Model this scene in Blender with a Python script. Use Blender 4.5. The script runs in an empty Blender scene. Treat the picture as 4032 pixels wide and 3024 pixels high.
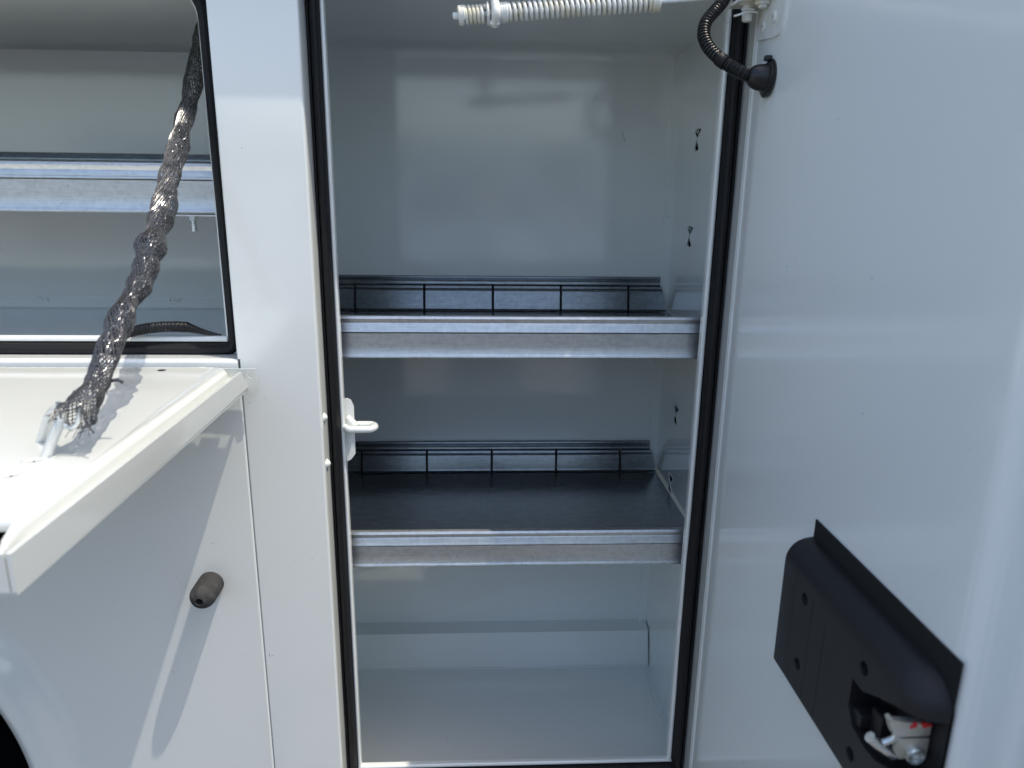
import bpy, bmesh, math, random
from mathutils import Vector, Matrix, noise
random.seed(7)
sc = bpy.context.scene
COL = sc.collection

# ------------------------------------------------------------------ camera
cam_d = bpy.data.cameras.new("camera"); cam = bpy.data.objects.new("camera", cam_d); COL.objects.link(cam)
cr = Vector((0.99894, -0.04441, 0.01200)); cf = Vector((0.04600, 0.96444, -0.26025)).normalized()
cr = (cr - cf*cr.dot(cf)).normalized(); cu = cr.cross(cf)
cam.matrix_world = Matrix(((cr.x, cu.x, -cf.x, 0.18886), (cr.y, cu.y, -cf.y, -0.99835), (cr.z, cu.z, -cf.z, 0.90828), (0, 0, 0, 1)))
cam_d.sensor_width = 36; cam_d.lens = 25.87; cam_d.clip_start = 0.01; cam_d.clip_end = 1500
cam_d.dof.use_dof = True; cam_d.dof.focus_distance = 1.12; cam_d.dof.aperture_fstop = 6.0
sc.camera = cam

# ------------------------------------------------------------------ sky, sun, exposure
SUN = Vector((0.377, -0.166, 1.0)).normalized()
w = bpy.data.worlds.new("World"); sc.world = w; w.use_nodes = True
nt = w.node_tree; bg = nt.nodes["Background"]
sky = nt.nodes.new("ShaderNodeTexSky"); sky.sky_type = 'NISHITA'; sky.sun_disc = False
sky.sun_elevation = math.asin(SUN.z); sky.sun_rotation = math.atan2(SUN.x, SUN.y)
sky.air_density = 1.0; sky.dust_density = 2.6; sky.ozone_density = 0.6
nt.links.new(sky.outputs[0], bg.inputs[0]); bg.inputs[1].default_value = 0.15
sd = bpy.data.lights.new("sun", 'SUN'); sd.energy = 2.1; sd.angle = math.radians(0.53); sd.color = (1.0, 0.93, 0.80)
so = bpy.data.objects.new("sun", sd); COL.objects.link(so); so.rotation_euler = SUN.to_track_quat('Z', 'Y').to_euler(); so.location = (2, -1, 5)
sc.view_settings.view_transform = 'Standard'; sc.view_settings.look = 'None'
sc.view_settings.exposure = 0.93; sc.view_settings.gamma = 1.0
sc.render.engine = 'CYCLES'
sc.cycles.max_bounces = 12; sc.cycles.diffuse_bounces = 6; sc.cycles.glossy_bounces = 6
sc.cycles.caustics_reflective = False; sc.cycles.caustics_refractive = False

# ------------------------------------------------------------------ materials
def newmat(name):
    m = bpy.data.materials.new(name); m.use_nodes = True
    return m, m.node_tree, m.node_tree.nodes["Principled BSDF"]
def nd(t, kind, **kw):
    n = t.nodes.new(kind)
    for k, v in kw.items():
        if k.startswith('i_'): n.inputs[int(k[2:])].default_value = v
        else: setattr(n, k, v)
    return n
def coords(t, scale):
    tc = nd(t, "ShaderNodeNewGeometry"); mp = nd(t, "ShaderNodeMapping"); mp.inputs['Scale'].default_value = scale
    t.links.new(tc.outputs['Position'], mp.inputs[0]); return mp.outputs[0]
def noise_n(t, vec, scale, detail=3.0, rough=.5):
    n = nd(t, "ShaderNodeTexNoise"); n.inputs['Scale'].default_value = scale; n.inputs['Detail'].default_value = detail
    n.inputs['Roughness'].default_value = rough; t.links.new(vec, n.inputs['Vector']); return n.outputs['Fac']
def ramp(t, fac, stops):
    r = nd(t, "ShaderNodeValToRGB"); e = r.color_ramp.elements
    while len(e) < len(stops): e.new(.5)
    for q, (p, c) in zip(e, stops): q.position = p; q.color = (c if len(c) == 4 else (*c, 1))
    t.links.new(fac, r.inputs[0]); return r.outputs[0]
def bump(t, b, h, strength, dist, normal=None):
    n = nd(t, "ShaderNodeBump"); n.inputs['Strength'].default_value = strength; n.inputs['Distance'].default_value = dist
    t.links.new(h, n.inputs['Height'])
    if normal: t.links.new(normal, n.inputs['Normal'])
    t.links.new(n.outputs[0], b.inputs['Normal']); return n.outputs[0]
def mix(t, fac, a, b):
    m = nd(t, "ShaderNodeMix", data_type='RGBA')
    for s, v in ((0, fac), (6, a), (7, b)):
        if isinstance(v, (tuple, float, int)): m.inputs[s].default_value = v if s == 0 else (*v, 1)
        else: t.links.new(v, m.inputs[s])
    return m.outputs[2]

def paint(name, col=(.735, .760, .735), rough=.30, peel=.08, yellow=0.0, coat=1.0):
    m, t, b = newmat(name); v = coords(t, (1, 1, 1))
    big = noise_n(t, v, 5, 4)
    c = mix(t, big, tuple(x*.965 for x in col), col)
    vo = nd(t, "ShaderNodeTexVoronoi"); vo.inputs['Scale'].default_value = 34; t.links.new(v, vo.inputs['Vector'])
    spk = ramp(t, vo.outputs['Distance'], [(0.0, (1, 1, 1)), (0.022, (1, 1, 1)), (0.034, (0, 0, 0))])
    gate = ramp(t, noise_n(t, v, 14, 2), [(.52, (0, 0, 0)), (.60, (.75, .75, .75))])
    mm = nd(t, "ShaderNodeMath", operation='MULTIPLY'); t.links.new(spk, mm.inputs[0]); t.links.new(gate, mm.inputs[1])
    c = mix(t, mm.outputs[0], c, (.10, .085, .07))
    if yellow:
        c = mix(t, ramp(t, noise_n(t, v, 60, 4), [(.42, (0, 0, 0)), (.62, (yellow,)*3)]), c, (.62, .54, .30))
    t.links.new(c, b.inputs['Base Color'])
    rr = nd(t, "ShaderNodeMapRange"); rr.inputs[3].default_value = rough*.8; rr.inputs[4].default_value = rough*1.25
    t.links.new(noise_n(t, v, 9, 4), rr.inputs[0]); t.links.new(rr.outputs[0], b.inputs['Roughness'])
    b.inputs['Coat Weight'].default_value = coat; b.inputs['Coat IOR'].default_value = 1.70
    cr_ = nd(t, "ShaderNodeMapRange"); cr_.inputs[1].default_value = .40; cr_.inputs[2].default_value = .75; cr_.inputs[3].default_value = .03; cr_.inputs[4].default_value = .13
    t.links.new(noise_n(t, v, 6, 7, .65), cr_.inputs[0]); t.links.new(cr_.outputs[0], b.inputs['Coat Roughness'])
    n1 = bump(t, b, noise_n(t, v, 420, 2), peel, .0006)
    bump(t, b, noise_n(t, v, 5, 2), .14, .004, n1)
    if coat: t.links.new(b.inputs['Normal'].links[0].from_socket, b.inputs['Coat Normal'])
    return m
PAINT = paint("white_enamel_paint")
PAINT_DROP = paint("glare_dimmed_door_paint", col=(.625, .645, .615), rough=.34)  # door white darkened in its colour to offset sun overexposure
PAINT_IN = paint("white_enamel_inside", col=(.80, .84, .825), rough=.30, peel=.10, coat=1.0)
PAINT_OLD = paint("yellowed_white_paint", col=(.74, .75, .71), rough=.4, yellow=.55, coat=0.0)
PAINT_HINGE = paint("grubby_white_paint", col=(.76, .77, .75), rough=.3, yellow=.22, coat=.2)

def galv(name="galvanised_steel", base=((.45, .475, .485), (.60, .625, .63)), rough=.37, stretch=(3, 14, 60)):
    m, t, b = newmat(name); v = coords(t, (1, 1, 1)); vs = coords(t, stretch)
    sp = nd(t, "ShaderNodeTexVoronoi"); sp.inputs['Scale'].default_value = 170; t.links.new(v, sp.inputs['Vector'])
    st = noise_n(t, vs, 9, 6, .65)
    a = nd(t, "ShaderNodeMath", operation='MULTIPLY_ADD'); a.inputs[1].default_value = .30
    t.links.new(sp.outputs['Color'], a.inputs[0]); t.links.new(st, a.inputs[2])
    c = ramp(t, a.outputs[0], [(.35, base[0]), (.80, base[1])])
    dirt = ramp(t, noise_n(t, coords(t, (9, 20, 420)), 5, 8, .75), [(.62, (0, 0, 0)), (.70, (.5, .5, .5))])
    c = mix(t, dirt, c, (.07, .065, .06))
    t.links.new(c, b.inputs['Base Color']); b.inputs['Metallic'].default_value = .88
    rr = nd(t, "ShaderNodeMapRange"); rr.inputs[3].default_value = rough*.7; rr.inputs[4].default_value = rough*1.35
    t.links.new(st, rr.inputs[0]); t.links.new(rr.outputs[0], b.inputs['Roughness'])
    n1 = bump(t, b, st, .25, .0006); bump(t, b, sp.outputs['Distance'], .08, .0004, n1)
    return m
GALV = galv()
GALV_RAIL = galv("shade_toned_galvanised_rail", ((.13, .147, .155), (.225, .245, .255)), .24, (3, 14, 60))  # same steel as the front, colour darkened for the dim interior it mirrors
GALV_TRAY = galv("dark_galvanised_tray", ((.27, .295, .31), (.40, .425, .445)), .21, (4, 10, 10))
ZINC = galv("zinc_plated_steel", ((.55, .58, .58), (.75, .78, .78)), .22, (8, 8, 8))

def rubber(name, c=(.012, .012, .014), rough=.5, specks=.5, bscale=260):
    m, t, b = newmat(name); v = coords(t, (1, 1, 1))
    s = ramp(t, noise_n(t, v, 520, 3, .7), [(.66, (0, 0, 0)), (.78, (specks,)*3)])
    t.links.new(mix(t, s, c, (.16, .15, .14)), b.inputs['Base Color'])
    b.inputs['Roughness'].default_value = rough; b.inputs['Specular IOR Level'].default_value = .3
    bump(t, b, noise_n(t, v, bscale, 3), .3, .0008); return m
RUBBER = rubber("black_gasket_rubber", (.007, .007, .008), .55, specks=.30)
PLASTIC = rubber("black_moulded_plastic", (.017, .017, .019), .42, .10, 1400)
KNOBRUB = None
m, t, b = newmat("weathered_grey_rubber"); v = coords(t, (1, 1, 1))
t.links.new(ramp(t, noise_n(t, v, 55, 6, .65), [(.34, (.016, .016, .017)), (.56, (.034, .034, .035)), (.74, (.10, .10, .10))]), b.inputs['Base Color'])
b.inputs['Roughness'].default_value = .75; bump(t, b, noise_n(t, v, 300, 4), .4, .0008); KNOBRUB = m
m, t, b = newmat("glossy_braid_filament"); b.inputs['Base Color'].default_value = (.040, .040, .042, 1); b.inputs['Roughness'].default_value = .20
b.inputs['Specular IOR Level'].default_value = .9; BRAID = m
m, t, b = newmat("black_corrugated_plastic"); b.inputs['Base Color'].default_value = (.010, .010, .011, 1); b.inputs['Roughness'].default_value = .34; CONDUIT = m
m, t, b = newmat("black_hole_shade_and_parts"); b.inputs['Base Color'].default_value = (.006, .006, .006, 1); b.inputs['Roughness'].default_value = .9; BLACK = m  # flat black: painted shade inside holes and gaps, also plain black parts
m, t, b = newmat("yellow_passivated_steel"); v = coords(t, (1, 1, 1))
c = ramp(t, noise_n(t, v, 70, 4), [(.35, (.52, .50, .42)), (.65, (.70, .68, .62))]); t.links.new(c, b.inputs['Base Color'])
b.inputs['Metallic'].default_value = .75; b.inputs['Roughness'].default_value = .38; LATCHM = m
m, t, b = newmat("red_paint_smear"); b.inputs['Base Color'].default_value = (.55, .02, .02, 1); b.inputs['Roughness'].default_value = .5; RED = m
m, t, b = newmat("asphalt"); v = coords(t, (1, 1, 1))
t.links.new(ramp(t, noise_n(t, v, 3, 8, .7), [(.3, (.088, .088, .086)), (.7, (.155, .153, .148))]), b.inputs['Base Color'])
b.inputs['Roughness'].default_value = .9; bump(t, b, noise_n(t, v, 120, 4), .6, .004); ASPHALT = m
m, t, b = newmat("tinted_glass"); b.inputs['Base Color'].default_value = (.01, .012, .014, 1); b.inputs['Roughness'].default_value = .05; GLASS = m

# ------------------------------------------------------------------ helpers
def finish(bm, angle=34):
    bmesh.ops.recalc_face_normals(bm, faces=bm.faces)
    for f in bm.faces: f.smooth = True
    ca = math.radians(angle)
    for e in bm.edges:
        e.smooth = not (len(e.link_faces) != 2 or e.calc_face_angle(0) > ca)
def obj(name, bm, mat, parent=None, angle=34, kind=None, label=None):
    if isinstance(bm, bmesh.types.BMesh):
        finish(bm, angle); me = bpy.data.meshes.new(name); bm.to_mesh(me); bm.free()
    else: me = bm
    if mat and not me.materials: me.materials.append(mat)
    o = bpy.data.objects.new(name, me); COL.objects.link(o)
    if parent:
        o.parent = parent; o.matrix_parent_inverse = Matrix.Translation(parent.location).inverted()
    if kind: o['kind'] = kind
    if label: o['label'] = label
    return o
def root(name, loc, label, cat, group=None):
    o = bpy.data.objects.new(name, None); COL.objects.link(o); o.location = loc; o.empty_display_size = .05
    o['label'] = label; o['category'] = cat
    if group: o['group'] = group
    return o
def box(bm, x0, x1, y0, y1, z0, z1, bev=0, seg=3):
    r = bmesh.ops.create_cube(bm, size=1)
    M = Matrix.Translation(((x0+x1)/2, (y0+y1)/2, (z0+z1)/2)) @ Matrix.Diagonal((abs(x1-x0), abs(y1-y0), abs(z1-z0), 1))
    bmesh.ops.transform(bm, matrix=M, verts=r['verts'])
    if bev:
        es = {e for v in r['verts'] for e in v.link_edges}
        bmesh.ops.bevel(bm, geom=list(es), offset=bev, segments=seg, profile=.5, affect='EDGES')
    return bm
def B(): return bmesh.new()
def sweep(bm, prof, axis, a, b, cap=True, n=1, wob=None):
    """extrude a closed or open 2D profile along axis from a to b. profile pts are the other two axes in order."""
    rings = []
    for k in range(n+1):
        s = a+(b-a)*k/n; ring = []
        for p in prof:
            q = {'x': (s, p[0], p[1]), 'y': (p[0], s, p[1]), 'z': (p[0], p[1], s)}[axis]
            if wob: q = tuple(Vector(q)+Vector(wob(s)))
            ring.append(bm.verts.new(q))
        rings.append(ring)
    N = len(prof)
    for k in range(n):
        for i in range(N):
            j = (i+1) % N
            bm.faces.new((rings[k][i], rings[k][j], rings[k+1][j], rings[k+1][i]))
    if cap:
        bm.faces.new(rings[0]); bm.faces.new(list(reversed(rings[-1])))
    return bm
def thick(path, t, side=1):
    """turn an open 2D polyline into a closed sheet profile of thickness t"""
    out = []
    n = len(path)
    for i, p in enumerate(path):
        a = Vector(path[max(i-1, 0)]); c = Vector(path[min(i+1, n-1)]); d = (c-a).normalized()
        out.append((p[0]-d.y*t*side, p[1]+d.x*t*side))
    return list(path)+list(reversed(out))
def arc(cx, cy, r, a0, a1, n=6):
    return [(cx+r*math.cos(math.radians(a0+(a1-a0)*i/n)), cy+r*math.sin(math.radians(a0+(a1-a0)*i/n))) for i in range(n+1)]
def frames(pts):
    n = len(pts); T = [(pts[min(i+1, n-1)]-pts[max(i-1, 0)]).normalized() for i in range(n)]
    up = Vector((0, 0, 1)) if abs(T[0].z) < .9 else Vector((1, 0, 0))
    N = (up-T[0]*up.dot(T[0])).normalized(); out = []
    for t_ in T:
        N = (N-t_*N.dot(t_)).normalized(); out.append((t_, N, t_.cross(N)))
    return out
def tube(bm, pts, rad, seg=12, cap=True):
    pts = [Vector(p) for p in pts]; fr = frames(pts); rings = []
    for i, p in enumerate(pts):
        r = rad(i/(len(pts)-1)) if callable(rad) else (rad[i] if isinstance(rad, list) else rad)
        _, N, Bn = fr[i]
        rings.append([bm.verts.new(p+(N*math.cos(2*math.pi*k/seg)+Bn*math.sin(2*math.pi*k/seg))*r) for k in range(seg)])
    for a, b_ in zip(rings, rings[1:]):
        for k in range(seg):
            bm.faces.new((a[k], a[(k+1) % seg], b_[(k+1) % seg], b_[k]))
    if cap: bm.faces.new(rings[0]); bm.faces.new(list(reversed(rings[-1])))
    return bm
def smooth_path(pts, n):
    pts = [Vector(p) for p in pts]; P = [pts[0]*2-pts[1]]+pts+[pts[-1]*2-pts[-2]]; out = []
    m_ = len(pts)-1
    for k in range(n+1):
        u = k/n*m_; i = min(int(u), m_-1); f = u-i; a, b_, c, d = P[i:i+4]
        out.append(.5*((2*b_)+(c-a)*f+(2*a-5*b_+4*c-d)*f*f+(3*b_-a-3*c+d)*f**3))
    return out
def lathe(bm, prof, origin, axis, seg=32):
    """prof: list of (r, h) along axis"""
    axis = Vector(axis).normalized(); q = axis.to_track_quat('Z', 'Y'); o = Vector(origin); rings = []
    for r, h in prof:
        if r < 1e-6: rings.append([bm.verts.new(o+q @ Vector((0, 0, h)))])
        else: rings.append([bm.verts.new(o+q @ Vector((r*math.cos(2*math.pi*k/seg), r*math.sin(2*math.pi*k/seg), h))) for k in range(seg)])
    for a, b_ in zip(rings, rings[1:]):
        for k in range(seg):
            j = (k+1) % seg
            if len(a) == 1 and len(b_) == 1: continue
            if len(a) == 1: bm.faces.new((a[0], b_[j], b_[k]))
            elif len(b_) == 1: bm.faces.new((a[k], a[j], b_[0]))
            else: bm.faces.new((a[k], a[j], b_[j], b_[k]))
    return bm
def plate(outline, holes, to3d, t):
    """flat plate with holes; outline, holes in 2D; to3d(u, v, w)"""
    bm = bmesh.new(); es = []
    for loop in [outline]+holes:
        vs = [bm.verts.new((p[0], p[1], 0)) for p in loop]
        es += [bm.edges.new((vs[i], vs[(i+1) % len(vs)])) for i in range(len(vs))]
    bmesh.ops.triangle_fill(bm, edges=es, use_beauty=True, use_dissolve=False)
    bmesh.ops.dissolve_limit(bm, angle_limit=.01, verts=bm.verts[:], edges=bm.edges[:])
    g = bmesh.ops.extrude_face_region(bm, geom=bm.faces[:])
    for v in g['geom']:
        if isinstance(v, bmesh.types.BMVert): v.co.z = t
    for v in bm.verts: v.co = Vector(to3d(v.co.x, v.co.y, v.co.z))
    return bm
def boolean(bm, cutters):
    me = bpy.data.meshes.new("t"); bmesh.ops.recalc_face_normals(bm, faces=bm.faces); bm.to_mesh(me); bm.free()
    o = bpy.data.objects.new("t", me); COL.objects.link(o); cs = []
    for c in cutters:
        bmesh.ops.recalc_face_normals(c, faces=c.faces)
        cm = bpy.data.meshes.new("c"); c.to_mesh(cm); c.free(); co = bpy.data.objects.new("c", cm); COL.objects.link(co); cs.append(co)
        md = o.modifiers.new("b", 'BOOLEAN'); md.operation = 'DIFFERENCE'; md.object = co; md.solver = 'EXACT'
    dg = bpy.context.evaluated_depsgraph_get(); dg.update()
    r = bpy.data.meshes.new_from_object(o.evaluated_get(dg))
    out = bmesh.new(); out.from_mesh(r)
    for x in cs+[o]:
        d = x.data; bpy.data.objects.remove(x); bpy.data.meshes.remove(d)
    bpy.data.meshes.remove(r)
    return out
def ngon_circle(cx, cy, r, n=16, ry=None):
    ry = ry or r
    return [(cx+r*math.cos(2*math.pi*i/n), cy+ry*math.sin(2*math.pi*i/n)) for i in range(n)]
def nz(x, s, seed=0): return noise.noise(Vector((x*s, seed*7.3, 1.7)))

# ------------------------------------------------------------------ setting
bm = B(); box(bm, -420, 420, -420, 420, -.80, -.75); obj('pavement', bm, ASPHALT, kind='structure')

# ------------------------------------------------------------------ truck body
# y = 0 is the plane of the opening lips; the outer face of the body stands 40 mm in front of it
F, D, XR, ZF = -.040, .4197, .5577, -.090
truck = root('service_truck', (0.2, 0.1, -.75), 'white enamelled steel service truck body with its storage compartments standing open', 'service truck')

# lower side panel with flared wheel arch
CX, CZ, RI, RO = -.876, .007, .404, .478
def side_panel():
    bm = B(); x0, x1, z0, z1 = -2.0, -.1290, -.55, .670
    N = 64; inner = []; outer = []
    corners = sorted([math.atan2(z1-CZ, x1-CX), math.atan2(z1-CZ, x0-CX), math.pi, 0.0])
    angs = sorted(set([math.pi*k/N for k in range(N+1)]+corners))
    def hit(a):
        c, s = math.cos(a), math.sin(a); ts = []
        if c > 1e-9: ts.append((x1-CX)/c)
        if c < -1e-9: ts.append((x0-CX)/c)
        if s > 1e-9: ts.append((z1-CZ)/s)
        return min(ts)
    for a in angs:
        inner.append(bm.verts.new((CX+RO*math.cos(a), F, CZ+RO*math.sin(a)))); h = hit(a)
        outer.append(bm.verts.new((CX+h*math.cos(a), F, CZ+h*math.sin(a))))
    for i in range(len(angs)-1): bm.faces.new((inner[i], inner[i+1], outer[i+1], outer[i]))
    for a, b_ in ((CX+RO, x1), (x0, CX-RO)):
        bm.faces.new([bm.verts.new(p) for p in ((a, F, CZ), (b_, F, CZ), (b_, F, z0), (a, F, z0))])
    bmesh.ops.remove_doubles(bm, verts=bm.verts, dist=1e-5)
    prof = [(x1, F)]+[(x1+.0032*math.sin(math.radians(q)), F+.0032*(1-math.cos(math.radians(q)))) for q in (22, 45, 67, 90)]+[(x1+.0032, F+.03)]
    vs = [[bm.verts.new((p[0], p[1], z)) for p in prof] for z in (z0, z1)]
    for i in range(len(prof)-1): bm.faces.new((vs[0][i], vs[0][i+1], vs[1][i+1], vs[1][i]))
    return bm
panel = obj('side_panel', side_panel(), PAINT, truck, angle=50)
def flare():
    bm = B(); N = 90; pr = []
    for k in range(17):
        u = k/16; r = RO-(RO-RI)*u
        y = -.030*(math.sin(math.pi*min(u*.62, .5)))**2 if u < .8 else -.030+(u-.8)/.2*.008
        pr.append((r, F+y))
    pr += [(RI-.003, F-.010), (RI-.003, F+.05)]
    rings = []
    for k in range(-20, N+21):
        if k < 0: a, dz = 0, k*.026
        elif k > N: a, dz = math.pi, (N-k)*.026
        else: a, dz = math.pi*k/N, 0
        rings.append([bm.verts.new((CX+r*math.cos(a), y, CZ+r*math.sin(a)+dz)) for r, y in pr])
    for p, q in zip(rings, rings[1:]):
        for i in range(len(pr)-1): bm.faces.new((p[i], p[i+1], q[i+1], q[i]))
    return bm
obj('wheel_arch', flare(), PAINT, truck, angle=60)
bm = B(); box(bm, CX-.45, CX+.45, .0, .40, -.55, .45)
bm.faces.ensure_lookup_table()
for f in [f for f in bm.faces if f.normal.y < -.5]: bm.faces.remove(f)
obj('wheel_well', bm, BLACK, truck)
bm = B(); lathe(bm, [(.19, -.01), (.20, -.09), (.24, -.10), (.32, -.10), (.345, -.08), (.35, 0), (.345, .08), (.32, .10), (.2, .10)], (CX, .15, -.40), (0, -1, 0), 48)
tyre = obj('wheel', bm, RUBBER, truck)
bm = B(); lathe(bm, [(0, .03), (.05, .03), (.06, .0), (.16, -.03), (.19, .06), (.20, .085)], (CX, .15, -.40), (0, -1, 0), 40); obj('rim', bm, ZINC, tyre)

# recess floor and face strip under the left opening
bm = B(); pr = [(-.006, .6830), (-.0345, .6830)]+arc(-.0345, .6775, .0055, 90, 180, 6)+[(F, .6705), (-.012, .6705), (-.006, .6790)]
sweep(bm, pr, 'x', -2.0, -.1275); obj('sill_strip', bm, PAINT, truck)

# post between the openings: flat face, returns on both sides
def post():
    bm = B()
    ret = [(-.0265, F), (-.0245, F+.0003), (-.0230, F+.0012), (-.0222, F+.0030), (-.0218, F+.0060), (-.0212, -.012), (-.0212, .006)]
    pr = [(-.1252, .006), (-.1252, F+.002), (-.1246, F+.0005), (-.1235, F)]+ret
    sweep(bm, pr, 'z', -.6, .6835)
    pr = [(-.1330, .006), (-.1300, -.012), (-.1285, F+.003), (-.1278, F+.0008), (-.1262, F)]+ret
    sweep(bm, pr, 'z', .6835, 1.30)
    return bm
obj('corner_post', post(), PAINT, truck, angle=20)
bm = B(); sweep(bm, [(.5270, .006), (.5268, -.012), (.5246, F+.002), (.5252, F+.0005), (.5265, F), (.72, F), (.72, .006)], 'z', -.6, 1.30); obj('hinge_pillar', bm, PAINT, truck, angle=25)
bm = B(); box(bm, -2.0, -.1345, F, .0, 1.142, 1.30); box(bm, -.0212, .5265, F, .0, 1.150, 1.30); obj('header_panel', bm, PAINT, truck)
bm = B(); box(bm, -.0212, .5265, F, .0, -.6, -.030); obj('kick_panel', bm, PAINT, truck)
bm = B(); box(bm, -2.0, .72, F, .5, 1.302, 1.315); box(bm, -2.0, .50, F-.0310, F-.002, 1.1905, 1.206, .003); obj('roof_rail', bm, PAINT, truck)

bm = B(); box(bm, .715, .7185, F+.005, .5, -.6, 1.30); box(bm, -2.0, .715, .5, .503, -.6, 1.30); box(bm, -2.003, -2.0, F, .5, -.6, 1.30); obj('end_panel', bm, PAINT, truck)
# rounded return lips of the openings
def lip_v(xc, hw, z0, z1, inner):
    bm = B(); d = .0028
    sweep(bm, [(xc-hw, .008), (xc-hw, .0005)]+arc(xc, .0, hw, 180, 360, 10)+[(xc+hw, .008)], 'z', z0, z1)
    return bm
obj('opening_lip', lip_v(-.0022, .0028, -.003, 1.148, 1), PAINT, truck, angle=60)
obj('opening_lip', lip_v(.5036, .0034, -.003, 1.148, -1), PAINT, truck, angle=60)
bm = B(); sweep(bm, [(.006, -.0005), (.0005, .0)]+list(reversed(arc(.0005, -.0034, .0034, 90, 270, 8)))+[(.006, -.0068), (.012, -.030), (.010, -.030)], 'x', -.004, .507)
obj('opening_lip', bm, PAINT, truck, angle=60)
bm = B(); sweep(bm, [(.006, .7055), (.0010, .7067), (-.0018, .7058), (-.0032, .7030), (-.003, .6995), (.0, .698), (.008, .698), (.010, .675), (.012, .675)], 'x', -2.0, -.1512)
obj('opening_lip', bm, PAINT, truck, angle=60)
bm = B()
sweep(bm, [(-.1534, .007), (-.1535, 0.002), (-.1525, .0), (-.1510, .0), (-.1350, .001), (-.1350, .007)], 'z', .698, 1.105)
tube(bm, [(-.1522, .003, 1.10)]+[(-.1522-.055+.055*math.cos(math.radians(a)), .003, 1.10+.045*math.sin(math.radians(a))) for a in range(5, 91, 8)]+[(-.5, .003, 1.145)], .0018, 8)
obj('opening_lip', bm, PAINT, truck, angle=60)

# rubber gaskets, D section with a groove, slightly uneven
def gasket_z(x0, x1, z0, z1, amp, seed, flip=False):
    bm = B(); w = x1-x0; n = 90
    pr = [(0, .004), (0, -.006), (w*.10, -.0085), (w*.20, -.0085), (w*.26, -.0062), (w*.32, -.0100), (w*.45, -.0138), (w*.62, -.0150), (w*.80, -.0130), (w*.93, -.0080), (w, -.0020), (w, .004)]
    if flip: pr = [(w-p[0], p[1]) for p in pr]
    rings = []
    for k in range(n+1):
        z = z0+(z1-z0)*k/n; d = amp*nz(z, 9, seed)+amp*.4*nz(z, 31, seed+3); e = amp*.6*nz(z, 14, seed+9)
        rings.append([bm.verts.new((x0+px+d-(.0034*(1-px/w)*math.exp(-((z-.27)/.16)**4) if flip else 0), y_+e*(1 if y_ < 0 else 0), z)) for px, y_ in pr])
    for a, b_ in zip(rings, rings[1:]):
        for i in range(len(a)-1): bm.faces.new((a[i], a[i+1], b_[i+1], b_[i]))
    bm.faces.new(rings[0]); bm.faces.new(rings[-1])
    return bm
obj('door_gasket', gasket_z(-.0210, -.0046, -.030, 1.155, .0007, 1), RUBBER, truck, angle=28, label='black rubber gasket along the left side of the tall opening')
obj('door_gasket', gasket_z(.5072, .5266, -.030, 1.155, .0008, 5, True), RUBBER, truck, angle=28, label='black rubber gasket along the hinge side of the tall opening')
bm = B(); tube(bm, [(-.006, -.003, -.0175), (.25, -.003, -.0175), (.508, -.003, -.0175)], .0105, 16); obj('door_gasket', bm, RUBBER, truck, label='black rubber gasket under the tall opening')
def gasket_left():
    bm = B()
    xs = [-2.0+i*.04 for i in range(46)]
    P2 = [(x, .6890) for x in xs if x < -.165]+[(-.158, .6890), (-.1480, .6900), (-.1430, .6940), (-.1412, .702)]
    z = .715
    while z < 1.10: P2.append((-.1410-(z-.7)*.004, z)); z += .02
    P2 += [(-.1428-.055+.055*math.cos(math.radians(a)), 1.10+.05*math.sin(math.radians(a))) for a in range(0, 91, 9)]+[(x, 1.15) for x in (-.3, -.6, -1.2, -2)]
    rings = []
    for i, p in enumerate(P2):
        a = Vector(P2[max(i-1, 0)]); c = Vector(P2[min(i+1, len(P2)-1)]); d = (c-a).normalized(); nrm = Vector((d.y, -d.x))
        s = Vector(p); vert = abs(d.y) > .7; hw = .0082 if vert else .0088
        ring = []
        for u, y in ((-1, .003), (-1, -.004), (-.75, -.010), (-.3, -.0140), (.25, -.0146), (.62, -.0115), (.70, -.0075), (.80, -.0088), (1, -.006), (1, .003)):
            q = s+nrm*hw*u
            ring.append(bm.verts.new((q.x, y*(1+.10*nz(p[0]+p[1], 12, 3)), q.y+(.0006*nz(p[0], 15, 8) if not vert else 0))))
        rings.append(ring)
    for a, b_ in zip(rings, rings[1:]):
        for i in range(len(a)-1): bm.faces.new((a[i], a[i+1], b_[i+1], b_[i]))
    return bm
obj('door_gasket', gasket_left(), RUBBER, truck, angle=30, label='black rubber gasket turning the corner of the left opening')

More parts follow.
